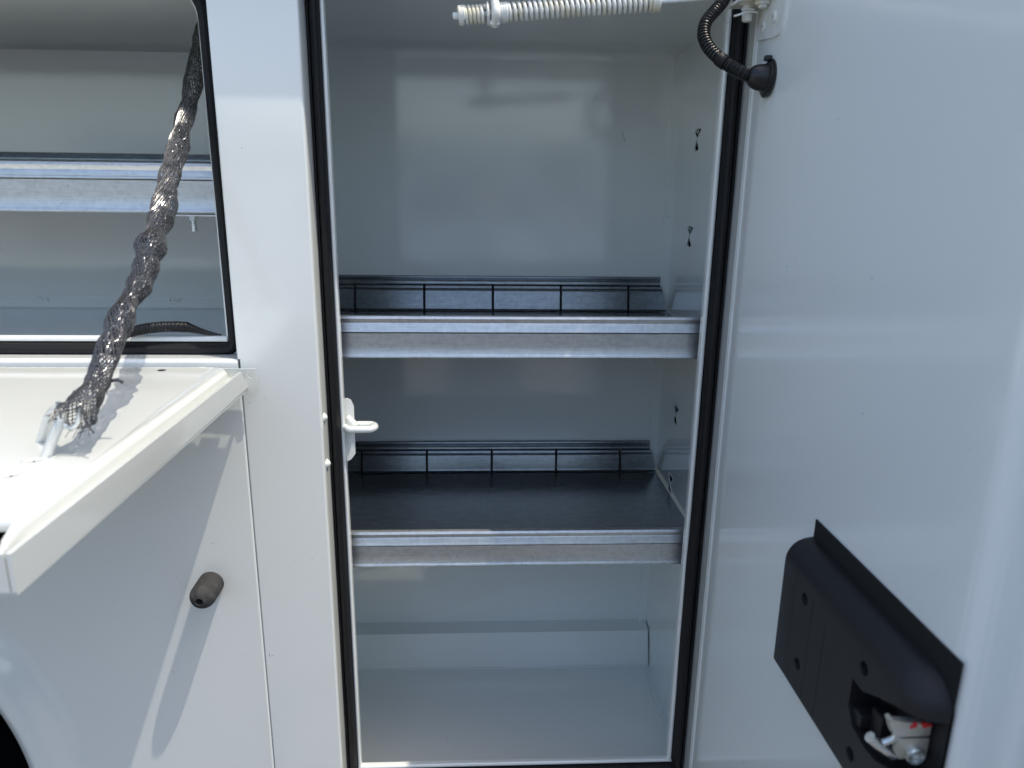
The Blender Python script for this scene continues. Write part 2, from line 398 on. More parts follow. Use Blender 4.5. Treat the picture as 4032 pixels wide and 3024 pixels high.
# compartment interiors
hour = [(-.0190, .0130), (-.010, .0158), (.010, .0158), (.0135, .010), (.0010, .0018), (.0022, -.0015), (.0105, -.0125), (.006, -.0168), (-.008, -.0168), (-.0120, -.0125), (-.0022, -.0015), (-.0030, .0022)]
khs = [(.2910, .9870), (.2940, .8270), (.2990, .5000), (.3040, .3600)]
def wall_r():
    out = [(.006, -.10), (D+.004, -.10), (D+.004, 1.18), (.006, 1.18)]
    holes = [[(cy+px*1.05, cz+pz*1.05) for px, pz in hour] for cy, cz in khs]
    return plate(out, holes, lambda u, v, w_: (XR+w_, u, v), .0012)
wall = obj('side_wall', wall_r(), PAINT_IN, truck)
for cy, cz in khs:
    bm = B(); box(bm, XR+.0025, XR+.020, cy-.019, cy+.019, cz-.021, cz+.021)
    bm.faces.ensure_lookup_table()
    for f in [f for f in bm.faces if f.normal.x < -.5]: bm.faces.remove(f)
    obj('keyhole_shade_box', bm, BLACK, wall)  # black box behind the hole, painting the darkness inside it
    bm = B(); x = XR
    vs = [bm.verts.new(p) for p in ((x-.0003, cy-.006, cz+.0155), (x-.0003, cy+.002, cz+.0160), (x+.0045, cy+.0005, cz+.006), (x+.0041, cy-.0030, cz+.006))]; bm.faces.new(vs)
    vs = [bm.verts.new(p) for p in ((x-.0003, cy+.0100, cz+.0140), (x-.0003, cy+.0050, cz+.0155), (x+.004, cy+.001, cz+.004))]; bm.faces.new(vs)
    obj('lanced_tab', bm, PAINT_IN, wall)
    bm = B(); pts = [(x-.0004, cy+px*1.10, cz+pz*1.10) for px, pz in hour]; tube(bm, pts+[pts[0]], .0006, 6); obj('pressed_rim', bm, PAINT_IN, wall)
bm = B(); box(bm, -.120, XR+.0013, D, D+.002, -.10, 1.18); back = obj('back_panel', bm, PAINT_IN, truck)
st = [(XR, ZF+.07), (.5400, ZF+.07), (.5400, .8478), (.5478, .8478), (.5478, .8718), (.5400, .8718), (.5393, 1.1325), (.5490, 1.1330), (.5490, 1.150), (XR, 1.150)]
bm = plate(st, [], lambda u, v, w_: (u, D-w_, v), .0050); obj('joint_strip', bm, PAINT_IN, back)
def weld(n, c, sp, par):
    bm = B()
    for k in range(n):
        r = bmesh.ops.create_icosphere(bm, subdivisions=2, radius=random.uniform(.0014, .0028))
        bmesh.ops.translate(bm, verts=r['verts'], vec=[c[i]+random.uniform(-sp[i], sp[i]) for i in range(3)])
    obj('weld_bead', bm, PAINT_IN, par, angle=80)
weld(9, (.5435, D-.0003, .860), (.0035, 0, .010), back); weld(9, (.5450, D-.0003, 1.142), (.0035, 0, .009), back)
bm = B(); sweep(bm, thick([(.004, 1.1560), (.10, 1.1530), (.30, 1.1490), (D-.035, 1.1478), (D-.020, 1.1462), (D-.010, 1.1435), (D-.004, 1.1395), (D-.001, 1.1330), (D, 1.1250)], .002, 1), 'x', -.118, XR); obj('ceiling_panel', bm, PAINT_IN, truck)
bm = B(); box(bm, -.120, -.118, .006, D, -.10, 1.18); obj('side_wall', bm, PAINT_IN, truck)
bm = B(); box(bm, -.118, -.0215, .006, .008, -.10, 1.16); box(bm, .527, XR, .006, .008, -.10, 1.16); obj('return_flange', bm, PAINT_IN, truck)
bm = B(); box(bm, -.118, XR, .008, D, ZF-.002, ZF); floor = obj('floor_panel', bm, PAINT_IN, truck)
fs = [(XR, .100), (.5420, .100), (.5432, .198), (.5500, .200), (.5500, .222), (.5436, .224), (.5450, .345), (XR, .345)]
bm = plate(fs, [], lambda u, v, w_: (u, v, ZF+.0002+w_), .0022); obj('joint_strip', bm, PAINT_IN, floor)
weld(10, (.5465, .211, ZF+.0005), (.0035, .010, .0003), floor)
lg = [(D, ZF), (D, -.0110), (.3850, -.0125)]+arc(.3780, -.0195, .0070, 85, 12, 6)+[(.3665, ZF+.010), (.3650, ZF)]
bm = B(); sweep(bm, [(p[0] if i < 3 else p[0], p[1]) for i, p in enumerate(lg)], 'x', -.118, XR-.0022); obj('back_ledge', bm, PAINT_IN, truck, angle=40)
bm = B(); tube(bm, [(-.11+x*.066, .3640+.0008*math.sin(x*2.3), ZF+.0012) for x in range(0, 11)], .0020, 6); obj('sealant_bead', bm, PAINT_IN, truck)

# left compartment interior
bm = B(); box(bm, -2.0, -.122, D, D+.002, .66, 1.18); backl = obj('back_panel', bm, PAINT_IN, truck)
js = [(-2.0, .6740), (-.122, .6740), (-.122, .6962), (-.3700, .6962), (-.3708, .6865), (-.3950, .6865), (-.3950, .6962), (-.6150, .6960), (-.6160, .6870), (-.6400, .6925), (-.6430, .6962), (-2.0, .6962)]
bm = plate(js, [], lambda u, v, w_: (u, D-w_, v), .0026); obj('joint_strip', bm, PAINT_IN, backl)
for xx in (-.3825, -.628): weld(9, (xx, D-.0003, .691), (.010, 0, .003), backl)
bm = B(); sweep(bm, [(.010, .6730), (D-.012, .6730), (D-.005, .6745), (D-.002, .6775), (D-.001, .670), (.01, .670)], 'x', -2.0, -.122); obj('floor_panel', bm, PAINT_IN, truck, angle=50)
bm = B(); sweep(bm, thick([(.004, 1.150), (.10, 1.147), (.30, 1.1400), (D-.030, 1.1360), (D-.008, 1.1330), (D, 1.1260)], .002, 1), 'x', -2.0, -.122); obj('ceiling_panel', bm, PAINT_IN, truck, angle=40)
bm = B(); box(bm, -.122, -.1205, .008, D, .66, 1.18); obj('side_wall', bm, PAINT_IN, truck)
bm = B(); box(bm, -2.0, -1.998, .006, D, .67, 1.16); obj('side_wall', bm, PAINT_IN, truck)

# screws on the return, striker loop and its plate
for (x, z) in ((-.0222, .5990), (-.0214, .5315)):
    bm = B(); lathe(bm, [(0, .0050), (.0012, .0048), (.0016, .0040), (.0022, .0046), (.0044, .0034), (.0062, .0008), (.0064, -.002)], (x, -.0270, z), (1, -.12, 0), 24); obj('screw_head', bm, PAINT, truck, angle=60)
bm = plate([(.0, .519), (.006, .522), (.012, .530), (.0125, .602), (.009, .611), (.004, .614), (.0, .614)], [], lambda u, v, w_: (u-.001, .012+w_+u*.3, v), .0025)
strk = obj('striker', bm, PAINT, truck, label='white painted striker plate with a looped bar on the latch side')
bm = B(); n = 40; pts = []
for k in range(n+1):
    a = 2*math.pi*k/n
    pts.append((.0222+(.0105 if math.cos(a) > 0 else -.0105)+.0095*math.cos(a), .004+.0110*math.sin(a), .5745))
tube(bm, pts, .0052, 14, cap=False); obj('striker_loop', bm, PAINT, strk, angle=80)
bm = B(); tube(bm, [(.004, .006, .590), (.008, .006, .583), (.013, .006, .577), (.016, .006, .574)], [.003, .0055, .0062, .005], 12); obj('striker_gusset', bm, PAINT, strk, angle=80)

# rubber bump stop on the lower panel
bm = B(); r = .0178
lathe(bm, [(r, -.002), (r, .0300), (r*.985, .0305), (r*.985, .0311), (r, .0317)]+[(max(r*math.cos(math.radians(a)), 0), .0317+r*.98*math.sin(math.radians(a))) for a in range(6, 72, 6)]+[(.0054, .0317+r*.935), (.0050, .0317+r*.90), (.0050, .034), (0, .034)], (-.1917, F, .3556), (0, -1, -.03), 40)
obj('bump_stop', bm, KNOBRUB, truck, label='worn grey rubber bump stop with a round hole in its end')

# ------------------------------------------------------------------ drop door (folded down, horizontal)
ZT, ZB, XS, YF, YH = .6768, .6435, -.1125, -.5525, -.054
def drop_door():
    bm = B(); x0 = -2.0
    # side wall, its hinge end cut back on a slant
    out = [(YH-.018, ZT-.0030), (YF, ZT-.0030), (YF, ZB+.002), (YF+.002, ZB), (YH+.004, ZB), (YH+.006, ZB+.004)]
    vs0 = [bm.verts.new((XS-(.0015 if z > ZB+.001 else .003), y, z)) for y, z in out]; vs1 = [bm.verts.new((XS-.005, y, z)) for y, z in out]
    vs0[0].co.x = XS-.001
    bm.faces.new(vs0); bm.faces.new(list(reversed(vs1)))
    for i in range(len(out)): j = (i+1) % len(out); bm.faces.new((vs0[i], vs0[j], vs1[j], vs1[i]))
    box(bm, x0, XS-.003, YH, YF+.002, ZB-.001, ZB+.001)
    # front wall
    sweep(bm, [(YF+.001, ZT-.0015), (YF-.0005, ZT-.003), (YF, ZB+.002), (YF+.003, ZB), (YF+.006, ZB), (YF+.006, ZT-.0015)], 'x', x0, XS-.0062)
    return bm
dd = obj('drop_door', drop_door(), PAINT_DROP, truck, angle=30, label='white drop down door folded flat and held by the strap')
def pan():
    bm = B(); x0 = -2.0
    prof = [(0, 0)]+[(.007*math.sin(math.radians(a)), -.007*(1-math.cos(math.radians(a)))) for a in range(12, 85, 12)]
    prof += [(.0078, -.0125), (.0092, -.0155), (.0120, -.0165), (.0170, -.0165), (.0205, -.0150), (.0222, -.0090), (.0228, -.0035)]
    x1, yb, yf = -.1375, YH-.004, -.490
    def ring(off, dz):
        pts = [(x0, yb+.001, ZT+dz)]
        R = .018; cxr, cyb = x1-R, yb-R
        for a in range(90, -1, -10):
            pts.append((cxr+(R+off)*math.cos(math.radians(a)), cyb+(R+.0008*off)*math.sin(math.radians(a)), ZT+dz))
        for k in range(1, 40):
            t_ = k/39; y = cyb+(yf-cyb)*t_; pts.append((x1+off+.0006*nz(k, .21, 4), y, ZT+dz))
        return pts
    rings = [[bm.verts.new(p) for p in ring(o, dz)] for o, dz in prof]
    for a, b_ in zip(rings, rings[1:]):
        for i in range(len(a)-1): bm.faces.new((a[i], a[i+1], b_[i+1], b_[i]))
    # front end of the pan: rolls down, leaving a dark gap before the front wall; the valley runs on to the corner
    f0 = [r_[-1] for r_ in rings]
    q = bm.verts.new((x0, yf, ZT)); top = list(rings[0])+[q]; bm.faces.new(top)
    prev = [q, rings[0][-1]]
    for k in range(1, 7):
        a = math.radians(15*k); y = yf-.012*math.sin(a); z = ZT-.012*(1-math.cos(a))
        cur = [bm.verts.new((x0, y, z)), bm.verts.new((x1+.002*k/6, y, z))]
        bm.faces.new((prev[0], prev[1], cur[1], cur[0])); prev = cur
    last = f0
    for y, zz, s_ in ((yf-.020, -.001, 1), (yf-.042, -.003, .75), (yf-.058, -.004, .45)):
        cur = []
        for i, (o, dz) in enumerate(prof):
            xx = x1+prof[-1][0]-(prof[-1][0]-o)*s_
            cur.append(bm.verts.new((xx, y, ZT+dz+zz*(1-i/len(prof)))))
        for i in range(len(prof)-1): bm.faces.new((last[i], last[i+1], cur[i+1], cur[i]))
        last = cur
    return bm
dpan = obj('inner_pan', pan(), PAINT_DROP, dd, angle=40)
bm = B(); box(bm, -2.0, XS-.0075, YH-.01, YF+.007, ZB+.0015, ZB+.003); obj('cavity_shade_sheet', bm, BLACK, dd)  # black sheet stands for the darkness seen through the front gap
bm = plate(ngon_circle(0, 0, .0050, 20, .0044), [], lambda u, v, w_: (-.2117+u, -.0745+v, ZT+.0004-w_), .0003); obj('drain_hole', bm, BLACK, dd)
for (x, y) in ((-.1889, -.3932), (-.1884, -.4259)):
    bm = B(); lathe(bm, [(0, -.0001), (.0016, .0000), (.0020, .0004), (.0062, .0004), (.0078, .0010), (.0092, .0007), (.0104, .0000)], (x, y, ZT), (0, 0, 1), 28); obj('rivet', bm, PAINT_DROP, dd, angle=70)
    bm = B(); lathe(bm, [(.0009, -.0001), (.0009, .0005), (0, .0005)], (x, y, ZT), (0, 0, 1), 14); obj('rivet_hole', bm, BLACK, dd)
out = [(-.1748, .6536), (-.1422, .6536), (-.1384, .6517), (-.1163, .6507), (-.1124, .6474), (-.111, .6411), (-.1072, .6397), (-.1033, .6431), (-.1019, .6488), (-.1019, .6632)]+[(-.1076+.0045*math.cos(math.radians(a)), .6647+.0043*math.sin(math.radians(a))) for a in range(-30, -271, -30)]+[(-.1019, .6699), (-.1019, .6738), (-.148, .6738), (-.1748, .6757)]
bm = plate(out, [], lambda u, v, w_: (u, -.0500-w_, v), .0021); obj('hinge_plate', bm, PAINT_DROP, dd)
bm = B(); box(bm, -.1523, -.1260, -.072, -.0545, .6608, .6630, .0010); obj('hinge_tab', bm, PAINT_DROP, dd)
A = Vector((-.2123, -.3404, .6760)); Bq = Vector((-.1854, -.3817, .6760)); T1 = Vector((-.1892, -.3558, .7088)); T2 = Vector((-.1720, -.3759, .7069))
bm = B(); tube(bm, smooth_path([A, A.lerp(T1, .5)+Vector((0, 0, .002)), T1, (T1+T2)/2+Vector((.004, 0, .005)), T2, Bq.lerp(T2, .5)+Vector((0, 0, .001)), Bq], 40), .0045, 14)
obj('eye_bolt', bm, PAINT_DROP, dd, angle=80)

# ------------------------------------------------------------------ side door, open square to the body
XD = .5250
bm = B(); box(bm, .5640, .5700, -.680, F-.002, -.06, 1.222, .002); box(bm, .5470, .5700, -.688, -.678, -.06, 1.222, .002)
door = obj('side_door', bm, PAINT, truck, label='white tall side door standing open with a black latch cover')
def dpanel():
    bm = B(); y0, y1, z0, z1 = -.0530, -.5610, -.035, 1.205
    pr = [(.545, -.0435), (.5290, -.0425), (.5256, -.0432), (.5240, -.0452), (.5243, -.0478), (XD+.0005, -.0492), (XD+.0003, -.0505)]
    for k in range(1, 12): pr.append((XD, y0+(y1-y0)*k/12))
    pr += [(XD, y1)]
    R = .017
    pr += [(XD+R-R*math.cos(math.radians(a)), y1-R*math.sin(math.radians(a))) for a in range(10, 91, 10)]
    pr += [(.5525, y1-R-.0010), (.5585, y1-R-.004), (.5630, y1-R-.011), (.5640, y1-R-.020)]
    rings = []
    zs = [z0, z0+.003, z0+.012]+[z0+.012+(z1-z0-.024)*k/20 for k in range(1, 20)]+[z1-.012, z1-.003, z1]
    for z in zs:
        e = min(z-z0, z1-z, .012)/.012; off = .010*(1-math.sin(e*math.pi/2))
        rings.append([bm.verts.new((p[0]+off, p[1], z)) for p in pr])
    for a, b_ in zip(rings, rings[1:]):
        for i in range(len(pr)-1): bm.faces.new((a[i], a[i+1], b_[i+1], b_[i]))
    for r_, zz in ((rings[0], z0), (rings[-1], z1)):
        ex = [bm.verts.new((.5655, v.co.y, zz)) for v in r_]
        for i in range(len(r_)-1): bm.faces.new((r_[i], r_[i+1], ex[i+1], ex[i]))
    return bm
obj('inner_panel', dpanel(), paint("white_enamel_door", col=(.85, .885, .865), rough=.30, peel=.14, coat=.7), door, angle=50)  # white set lighter than the body paint to stand in for missing light

# latch cover
XC = .4960; YA, YB = -.3425, -.5715
def cover():
    bm = B(); zt, zb = .5735, .4340; R2 = .0255
    plan = [(XD+.0005, YA), (XC+.0045, YA), (XC+.001, YA-.0012), (XC, YA-.0045)]+[(XC+R2-R2*math.cos(math.radians(a)), YB+R2-R2*math.sin(math.radians(a))) for a in range(0, 91, 9)]+[(XD+.0005, YB)]
    R = .0235
    levels = [(zb, .003), (zb+.001, .0012), (zb+.003, 0)]+[(zt-R+R*math.sin(math.radians(a)), R*(1-math.cos(math.radians(a)))) for a in range(0, 91, 15)]
    rings = []; cy = (YA+YB)/2
    for z, off in levels:
        ring = []
        for x, y in plan:
            xx = min(x+off*(1.0 if x < XD-.004 else 0), XD+.0005)
            yy = y if y > cy else (y+off*max(0, (cy-y)/(cy-YB)) if y < YB+.03 else y)
            ring.append(bm.verts.new((xx, yy, z)))
        rings.append(ring)
    for a, b_ in zip(rings, rings[1:]):
        for i in range(len(plan)):
            j = (i+1) % len(plan); bm.faces.new((a[i], a[j], b_[j], b_[i]))
    bm.faces.new(rings[0]); bm.faces.new(rings[-1])
    cuts = []
    c = B(); sl = [(-.4909, .5212), (-.4905, .4955), (-.5000, .4822), (-.5209, .4793), (-.5361, .4812), (-.5532, .4889), (-.5836, .4955), (-.5836, .5449), (-.5503, .5421), (-.5275, .5316), (-.5076, .5212)]
    sweep(c, sl, 'x', .480, XD-.0022); cuts.append(c)
    for (y, z) in HOLES:
        c = B(); lathe(c, [(0, 0), (.0052, 0), (.0052, .014), (.0064, .0202), (.0064, .03), (0, .03)], (XC+.0185, y, z), (-1, 0, 0), 20); cuts.append(c)
    for y in (-.3740, -.4120, -.4380):
        c = B(); box(c, XC-.004, XC+.0005, y-.0003, y+.0003, .447+(.0 if y > -.39 else -.006), .555-(-y-.37)*.25); cuts.append(c)
    return boolean(bm, cuts)
HOLES = ((-.3949, .5356), (-.3965, .4663), (-.5044, .5401), (-.5038, .4578))
cov = obj('latch_cover', cover(), PLASTIC, door, angle=30)
bm = B(); box(bm, XD-.0018, XD-.0003, YA-.0005, -.5715, .4250, .5925); obj('latch_backplate', bm, BLACK, door)
bm = B(); box(bm, XC+.0025, XC+.0070, YA-.0005, YA+.0030, .456, .540, .0012); obj('latch_cover_rib', bm, PLASTIC, door)
bm = B(); box(bm, .4990, XD-.003, -.5060, -.4925, .4845, .4960, .001); box(bm, .5070, XD-.003, -.5210, -.5060, .4830, .5060, .001); obj('latch_step', bm, PLASTIC, door)
def yplate(pts, y, t, bev=.0010):
    bm = plate(pts, [], lambda u, v, w_: (u, y+w_, v), t); bmesh.ops.bevel(bm, geom=[e for e in bm.edges if abs(e.verts[0].co.y-e.verts[1].co.y) < 1e-6 and e.verts[0].co.y < y+1e-5], offset=bev, segments=2, affect='EDGES'); return bm
obj('latch_claw', yplate([(.4874, .5359), (.4898, .5373), (.4931, .5345), (.5008, .534), (.5131, .5326), (.5212, .5316), (.5212, .5212), (.4988, .5202), (.4927, .5231), (.4903, .5288)], -.5579, .006), LATCHM, door, label='bright rotary claw of the latch with a red paint smear')
bm = yplate([(.5027, .5335), (.5060, .5330), (.5075, .5345), (.5095, .5320), (.5085, .5290), (.5064, .5300), (.5050, .5280), (.5035, .5305)], -.5587, .0014, .0002); obj('red_smear', bm, RED, door)
bm = yplate([(.5120, .5332), (.5150, .5338), (.5175, .5320), (.5205, .5322), (.5200, .5300), (.5170, .5305), (.5150, .5285), (.5128, .5300)], -.5587, .0014, .0002); obj('red_smear', bm, RED, door)
bm = plate([(.4977, .5169), (.4998, .5188), (.5212, .5188), (.5212, .5012), (.516, .5012), (.5006, .5012), (.4984, .5041), (.4974, .5088)], [], lambda u, v, w_: (u, -.5570+w_, v), .005); obj('latch_plate', bm, LATCHM, door)
bm = B(); lathe(bm, [(.0072, 0), (.0069, .0025), (.0060, .003), (.0056, .001), (.0029, .001), (.0027, .003), (0, .003)], (.5117, -.5572, .5045), (0, -1, 0), 24); obj('latch_pivot', bm, ZINC, door, angle=40)
bm = B(); tube(bm, [(.4832, -.5456, .5112), (.4884, -.5456, .5064), (.496, -.5465, .5007), (.5027, -.5475, .496)], .0042, 12); obj('latch_prong', bm, ZINC, door, angle=80)
bm = B(); tube(bm, [(.4903, -.5513, .5107), (.4936, -.5522, .5131), (.4969, -.5532, .5159), (.4984, -.5532, .5212)], .0027, 10); obj('latch_pawl', bm, ZINC, door, angle=80)

# small scratches and rust freckles
m, t, b = newmat('rust_freckle'); b.inputs['Base Color'].default_value = (.12, .05, .03, 1); b.inputs['Roughness'].default_value = .8; FRECK = m
for (px_, pz_, ln, an) in ((-.1180, .2350, .0040, 95), (-.1130, .2348, .0016, 20), (-.1065-.05, .2349, .0012, 10), (-.1845, .4180, .0012, 0), (-.1820, .4176, .0010, 70), (-.2390, .3640, .0014, 40), (-.2600, .2100, .0018, 150), (-.3300, .3300, .0014, 20), (-.0700, .3900, .0012, 60), (-.0950, .6300, .0012, 10)):
    c_, s_2 = math.cos(math.radians(an)), math.sin(math.radians(an))
    bm = plate([(px_-c_*ln, pz_-s_2*ln), (px_+s_2*.0003, pz_-c_*.0003), (px_+c_*ln, pz_+s_2*ln), (px_-s_2*.0004, pz_+c_*.0004)], [], lambda u, v, w_: (u, F-.00006-w_, v), .00005); obj('paint_scratch', bm, FRECK, truck)
bm = plate([(.4530, 1.0080), (.4535, 1.0078), (.4600, .9900), (.4594, .9898)], [], lambda u, v, w_: (u, D-.0002-w_, v), .0001); obj('paint_scratch', bm, BLACK, truck)

# upper hinge: plate on the door, arm, bolt and split pin
hp = [(-.0500, 1.0800), (-.0800, 1.0765), (-.1060, 1.0740)]+[(-.1150+.0140*math.sin(math.radians(a)), 1.0890-.0150*math.cos(math.radians(a))) for a in range(10, -81, -15)]+[(-.1330, 1.1040), (-.1370, 1.150), (-.0500, 1.150)]
bm = plate(hp, [], lambda u, v, w_: (XD-w_, u, v), .0028)
hinge = obj('hinge_leaf', bm, PAINT_HINGE, door)
for (y, z) in ((-.0720, 1.0920), (-.1040, 1.0955)):
    bm = B(); lathe(bm, [(0, .0010), (.0014, .0012), (.0018, .0020), (.0052, .0018), (.0068, .0006), (.0070, -.001)], (XD-.0026, y, z), (-1, 0, 0), 24); obj('rivet', bm, PAINT_HINGE, door, angle=35)
    bm = B(); lathe(bm, [(.0016, 0), (.0015, .0013), (0, .0013)], (XD-.0030, y, z), (-1, 0, 0), 12); obj('rivet_hole', bm, BLACK, door)
bm = B(); ar = [(.4900, -.035), (.4905, -.072), (.4960, -.086), (.5080, -.096), (.5230, -.112), (.5600, -.112), (.5600, -.035)]
sweep(bm, ar, 'z', 1.1175, 1.1210); obj('hinge_arm', bm, PAINT_OLD, door)
bm = B(); lathe(bm, [(0, 0), (.0085, 0), (.0095, .0015), (.0095, .0055), (.0055, .0060), (.0055, .009), (0, .009)], (.5160, -.082, 1.1180), (0, 0, -1), 6); obj('hinge_bolt', bm, PAINT_OLD, door, angle=20)
bm = B(); lathe(bm, [(0, 0), (.0095, 0), (.0095, .0020), (.0060, .0024), (.0064, .0080), (.0058, .0185), (.0046, .0200), (0, .0200)], (.5060, -.060, 1.1185), (0, 0, -1), 20); obj('hinge_bolt', bm, PAINT_OLD, door, angle=40)
bm = B(); tube(bm, [(.4890, -.064, 1.1035), (.4940, -.068, 1.1045), (.5000, -.070, 1.1070), (.5090, -.070, 1.1075), (.5150, -.068, 1.1070)], .0013, 8); tube(bm, [(.4955, -.071, 1.1090), (.5020, -.070, 1.1105), (.5100, -.070, 1.1100)], .0012, 8); obj('split_pin', bm, PAINT_OLD, door, angle=80)

# ------------------------------------------------------------------ shelves
def make_shelf(name, label, x0, x1, zr, zface, zbot, zb, zback, s0, pitch, nslot, seam_l, seam_r, yf=.030):
    r = root(name, ((x0+x1)/2, .2, zbot), label, 'shelf', 'galvanised steel shelves in the compartments')
    yb = D-.004
    tr = [(yb, zb+.001), (yb-.026, zb), (yf+.020, zb), (yf+.006, zb-.0005), (yf+.004, zb+.004)]
    bm = B(); sweep(bm, thick(tr, .0014, 1), 'x', x0, x1); obj('tray', bm, GALV_TRAY, r, angle=30)
    rim = [(yf+.0095, zr-.010), (yf+.0100, zr-.003), (yf+.0085, zr-.0006), (yf+.005, zr), (yf+.0015, zr-.0012), (yf-.0003, zr-.0045), (yf+.0006, zr-.0080), (yf+.0018, zr-.0105), (yf+.0004, zr-.0130), (yf+.0002, zr-.0185), (yf-.0012, zface+.0028), (yf-.0016, zface+.0008), (yf+.0006, zface-.0006), (yf+.0040, zface-.0006), (yf+.0040, zr-.004)]
    bm = B(); sweep(bm, rim, 'x', x0, x1); obj('front_rim', bm, GALV, r, angle=40)
    fc = [(yf+.004, zface-.0004), (yf+.0008, zface-.0016), (yf+.0016, (zface+zbot)/2), (yf+.0018, zbot+.0060), (yf+.0012, zbot+.0048), (yf+.0002, zbot+.0034), (yf+.0002, zbot+.0010), (yf+.0012, zbot), (yf+.012, zbot), (yf+.012, zbot+.0012), (yf+.004, zbot+.003)]
    bm = B(); sweep(bm, fc, 'x', seam_l, seam_r); obj('front_face', bm, GALV, r, angle=40)
    for a, b_ in ((x0, seam_l-.0008), (seam_r+.0008, x1)):
        if b_-a > .002:
            bm = B(); sweep(bm, [(p[0]+.0014, p[1]) for p in fc], 'x', a, b_); obj('end_fold', bm, GALV, r, angle=40)
    top = [(yb, zback-.020), (yb, zback-.001), (yb-.002, zback), (yb-.0055, zback-.0012), (yb-.0064, zback-.0035), (yb-.0050, zback-.0075), (yb-.0052, zback-.0140), (yb-.0064, zback-.0158), (yb-.0050, zback-.0172)]
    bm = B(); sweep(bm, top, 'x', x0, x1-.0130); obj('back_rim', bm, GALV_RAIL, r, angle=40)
    zt = zback-.0180
    lo = [(yb-.005, zt), (yb-.0085, zt-.0016), (yb-.0098, zt-.0046), (yb-.0084, zt-.0068), (yb-.0108, zt-.0088), (yb-.0120, zt-.0108), (yb-.0145, zb+.0080), (yb-.0165, zb+.0035), (yb-.0215, zb+.0015)]
    cuts = [x0]+[s0+pitch*i for i in range(-nslot[0], nslot[1])]+[x1]
    cuts = sorted(c for c in cuts if x0 <= c <= x1)
    for a, b_ in zip(cuts, cuts[1:]):
        a2 = a+(.0024 if a > x0 else 0); b2 = b_-(.0024 if b_ < x1 else 0)
        bm = B(); sweep(bm, thick(lo, .0012, -1), 'x', a2, b2)
        if b_ == x1:
            for v in bm.verts:
                if v.co.x > b2-1e-5: v.co.x = b2-.0115*max(0, (v.co.z-zb)/(zt-zb))
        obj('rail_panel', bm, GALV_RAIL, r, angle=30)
    for c in cuts[1:-1]:
        bm = B(); sweep(bm, [(yb-.0185, zb+.001), (yb-.0185, zb+.0045), (yb-.0045, zt-.002), (yb-.0015, zt-.002), (yb-.0015, zb+.001)], 'x', c-.0018, c+.0018); obj('slot_shade_block', bm, BLACK, r)  # black block fills each slot as its painted shadow
    return r
make_shelf('storage_shelf', 'upper galvanised shelf across the middle of the tall white compartment', -.116, .5530, .7301, .7063, .6685, .6758, .7415, -.0440, .1305, (1, 5), -.0035, .5300)
make_shelf('storage_shelf', 'lower galvanised shelf with its dark tray showing in the tall compartment', -.116, .5530, .3980, .3745, .3376, .3450, .4076, -.0455, .1310, (1, 5), -.0030, .5300)
sh3 = make_shelf('storage_shelf', 'long galvanised shelf in the left compartment behind the braided strap', -1.9, -.124, .9326, .9108, .8675, .8900, .9560, -.4840+.131, .1305, (11, 2), -1.88, -.140)
bm = B(); box(bm, -.250, -.130, .030, .060, .8635, .8655); obj('support_bracket', bm, GALV, sh3)
bm = B(); lathe(bm, [(0, 0), (.0085, 0), (.0085, .0012), (.0068, .0014), (.0068, .0066), (.0052, .0072), (0, .0072)], (-.2000, .050, .8640), (0, 0, -1), 6); obj('bolt_nut', bm, ZINC, sh3, angle=20)
bm = B(); pts = [(-.2000, .050, .8580-.0155*k/48) for k in range(49)]; tube(bm, pts, [.0033+.0006*(k % 4 in (0, 1)) for k in range(49)], 14); obj('bolt_thread', bm, ZINC, sh3, angle=80)

# ------------------------------------------------------------------ door check spring
spr = root('door_check_spring', (.28, -.05, 1.11), 'white painted coil spring on a rod hanging across the top of the tall opening', 'coil spring')
a0 = Vector((.1655, -.05, 1.1000)); a1 = Vector((.4040, -.05, 1.1203)); ax = (a1-a0).normalized()
def on(t_): return a0+ax*t_
L = (a1-a0).length
def coil(bm, t0, t1, turns, R=.0087, wr=.0021):
    q = ax.to_track_quat('Z', 'Y'); n = int(turns*20); pts = []
    for k in range(n+1):
        u = k/n; e = u*turns
        # closed end turns
        tt = t0+(t1-t0)*u
        pts.append(on(tt)+q @ Vector((R*math.cos(2*math.pi*e), R*math.sin(2*math.pi*e), 0)))
    tube(bm, pts, wr, 8)
bm = B(); coil(bm, .001, .0070, 2.6, .0094); coil(bm, .0070, .0320, 5.4); obj('short_spring', bm, PAINT_OLD, spr, angle=80)
bm = B(); coil(bm, .0500, .0575, 2.8, .0096); coil(bm, .0575, .2290, 28); coil(bm, .2290, L-.0012, 3.2, .0096); obj('long_spring', bm, PAINT_OLD, spr, angle=80)
bm = B(); tube(bm, [on(-.0065), on(-.0050), on(.1), on(L-.001)], [.0030, .0042, .0042, .0042], 16); tube(bm, [on(L-.002), on(L+.080)], .0026, 12); obj('rod', bm, PAINT, spr, angle=80)
bm = B(); q = ax; lathe(bm, [(0, .0335), (.0118, .0335), (.0130, .0345), (.0128, .0360), (.0110, .0366), (0, .0366)], on(0), q, 32); obj('washer', bm, PAINT_OLD, spr, angle=50)
bm = B(); lathe(bm, [(.0040, .0460), (.0095, .0465), (.0112, .0480), (.0112, .0500), (.004, .0505)], on(0), q, 32); obj('washer', bm, PAINT_OLD, spr, angle=50)
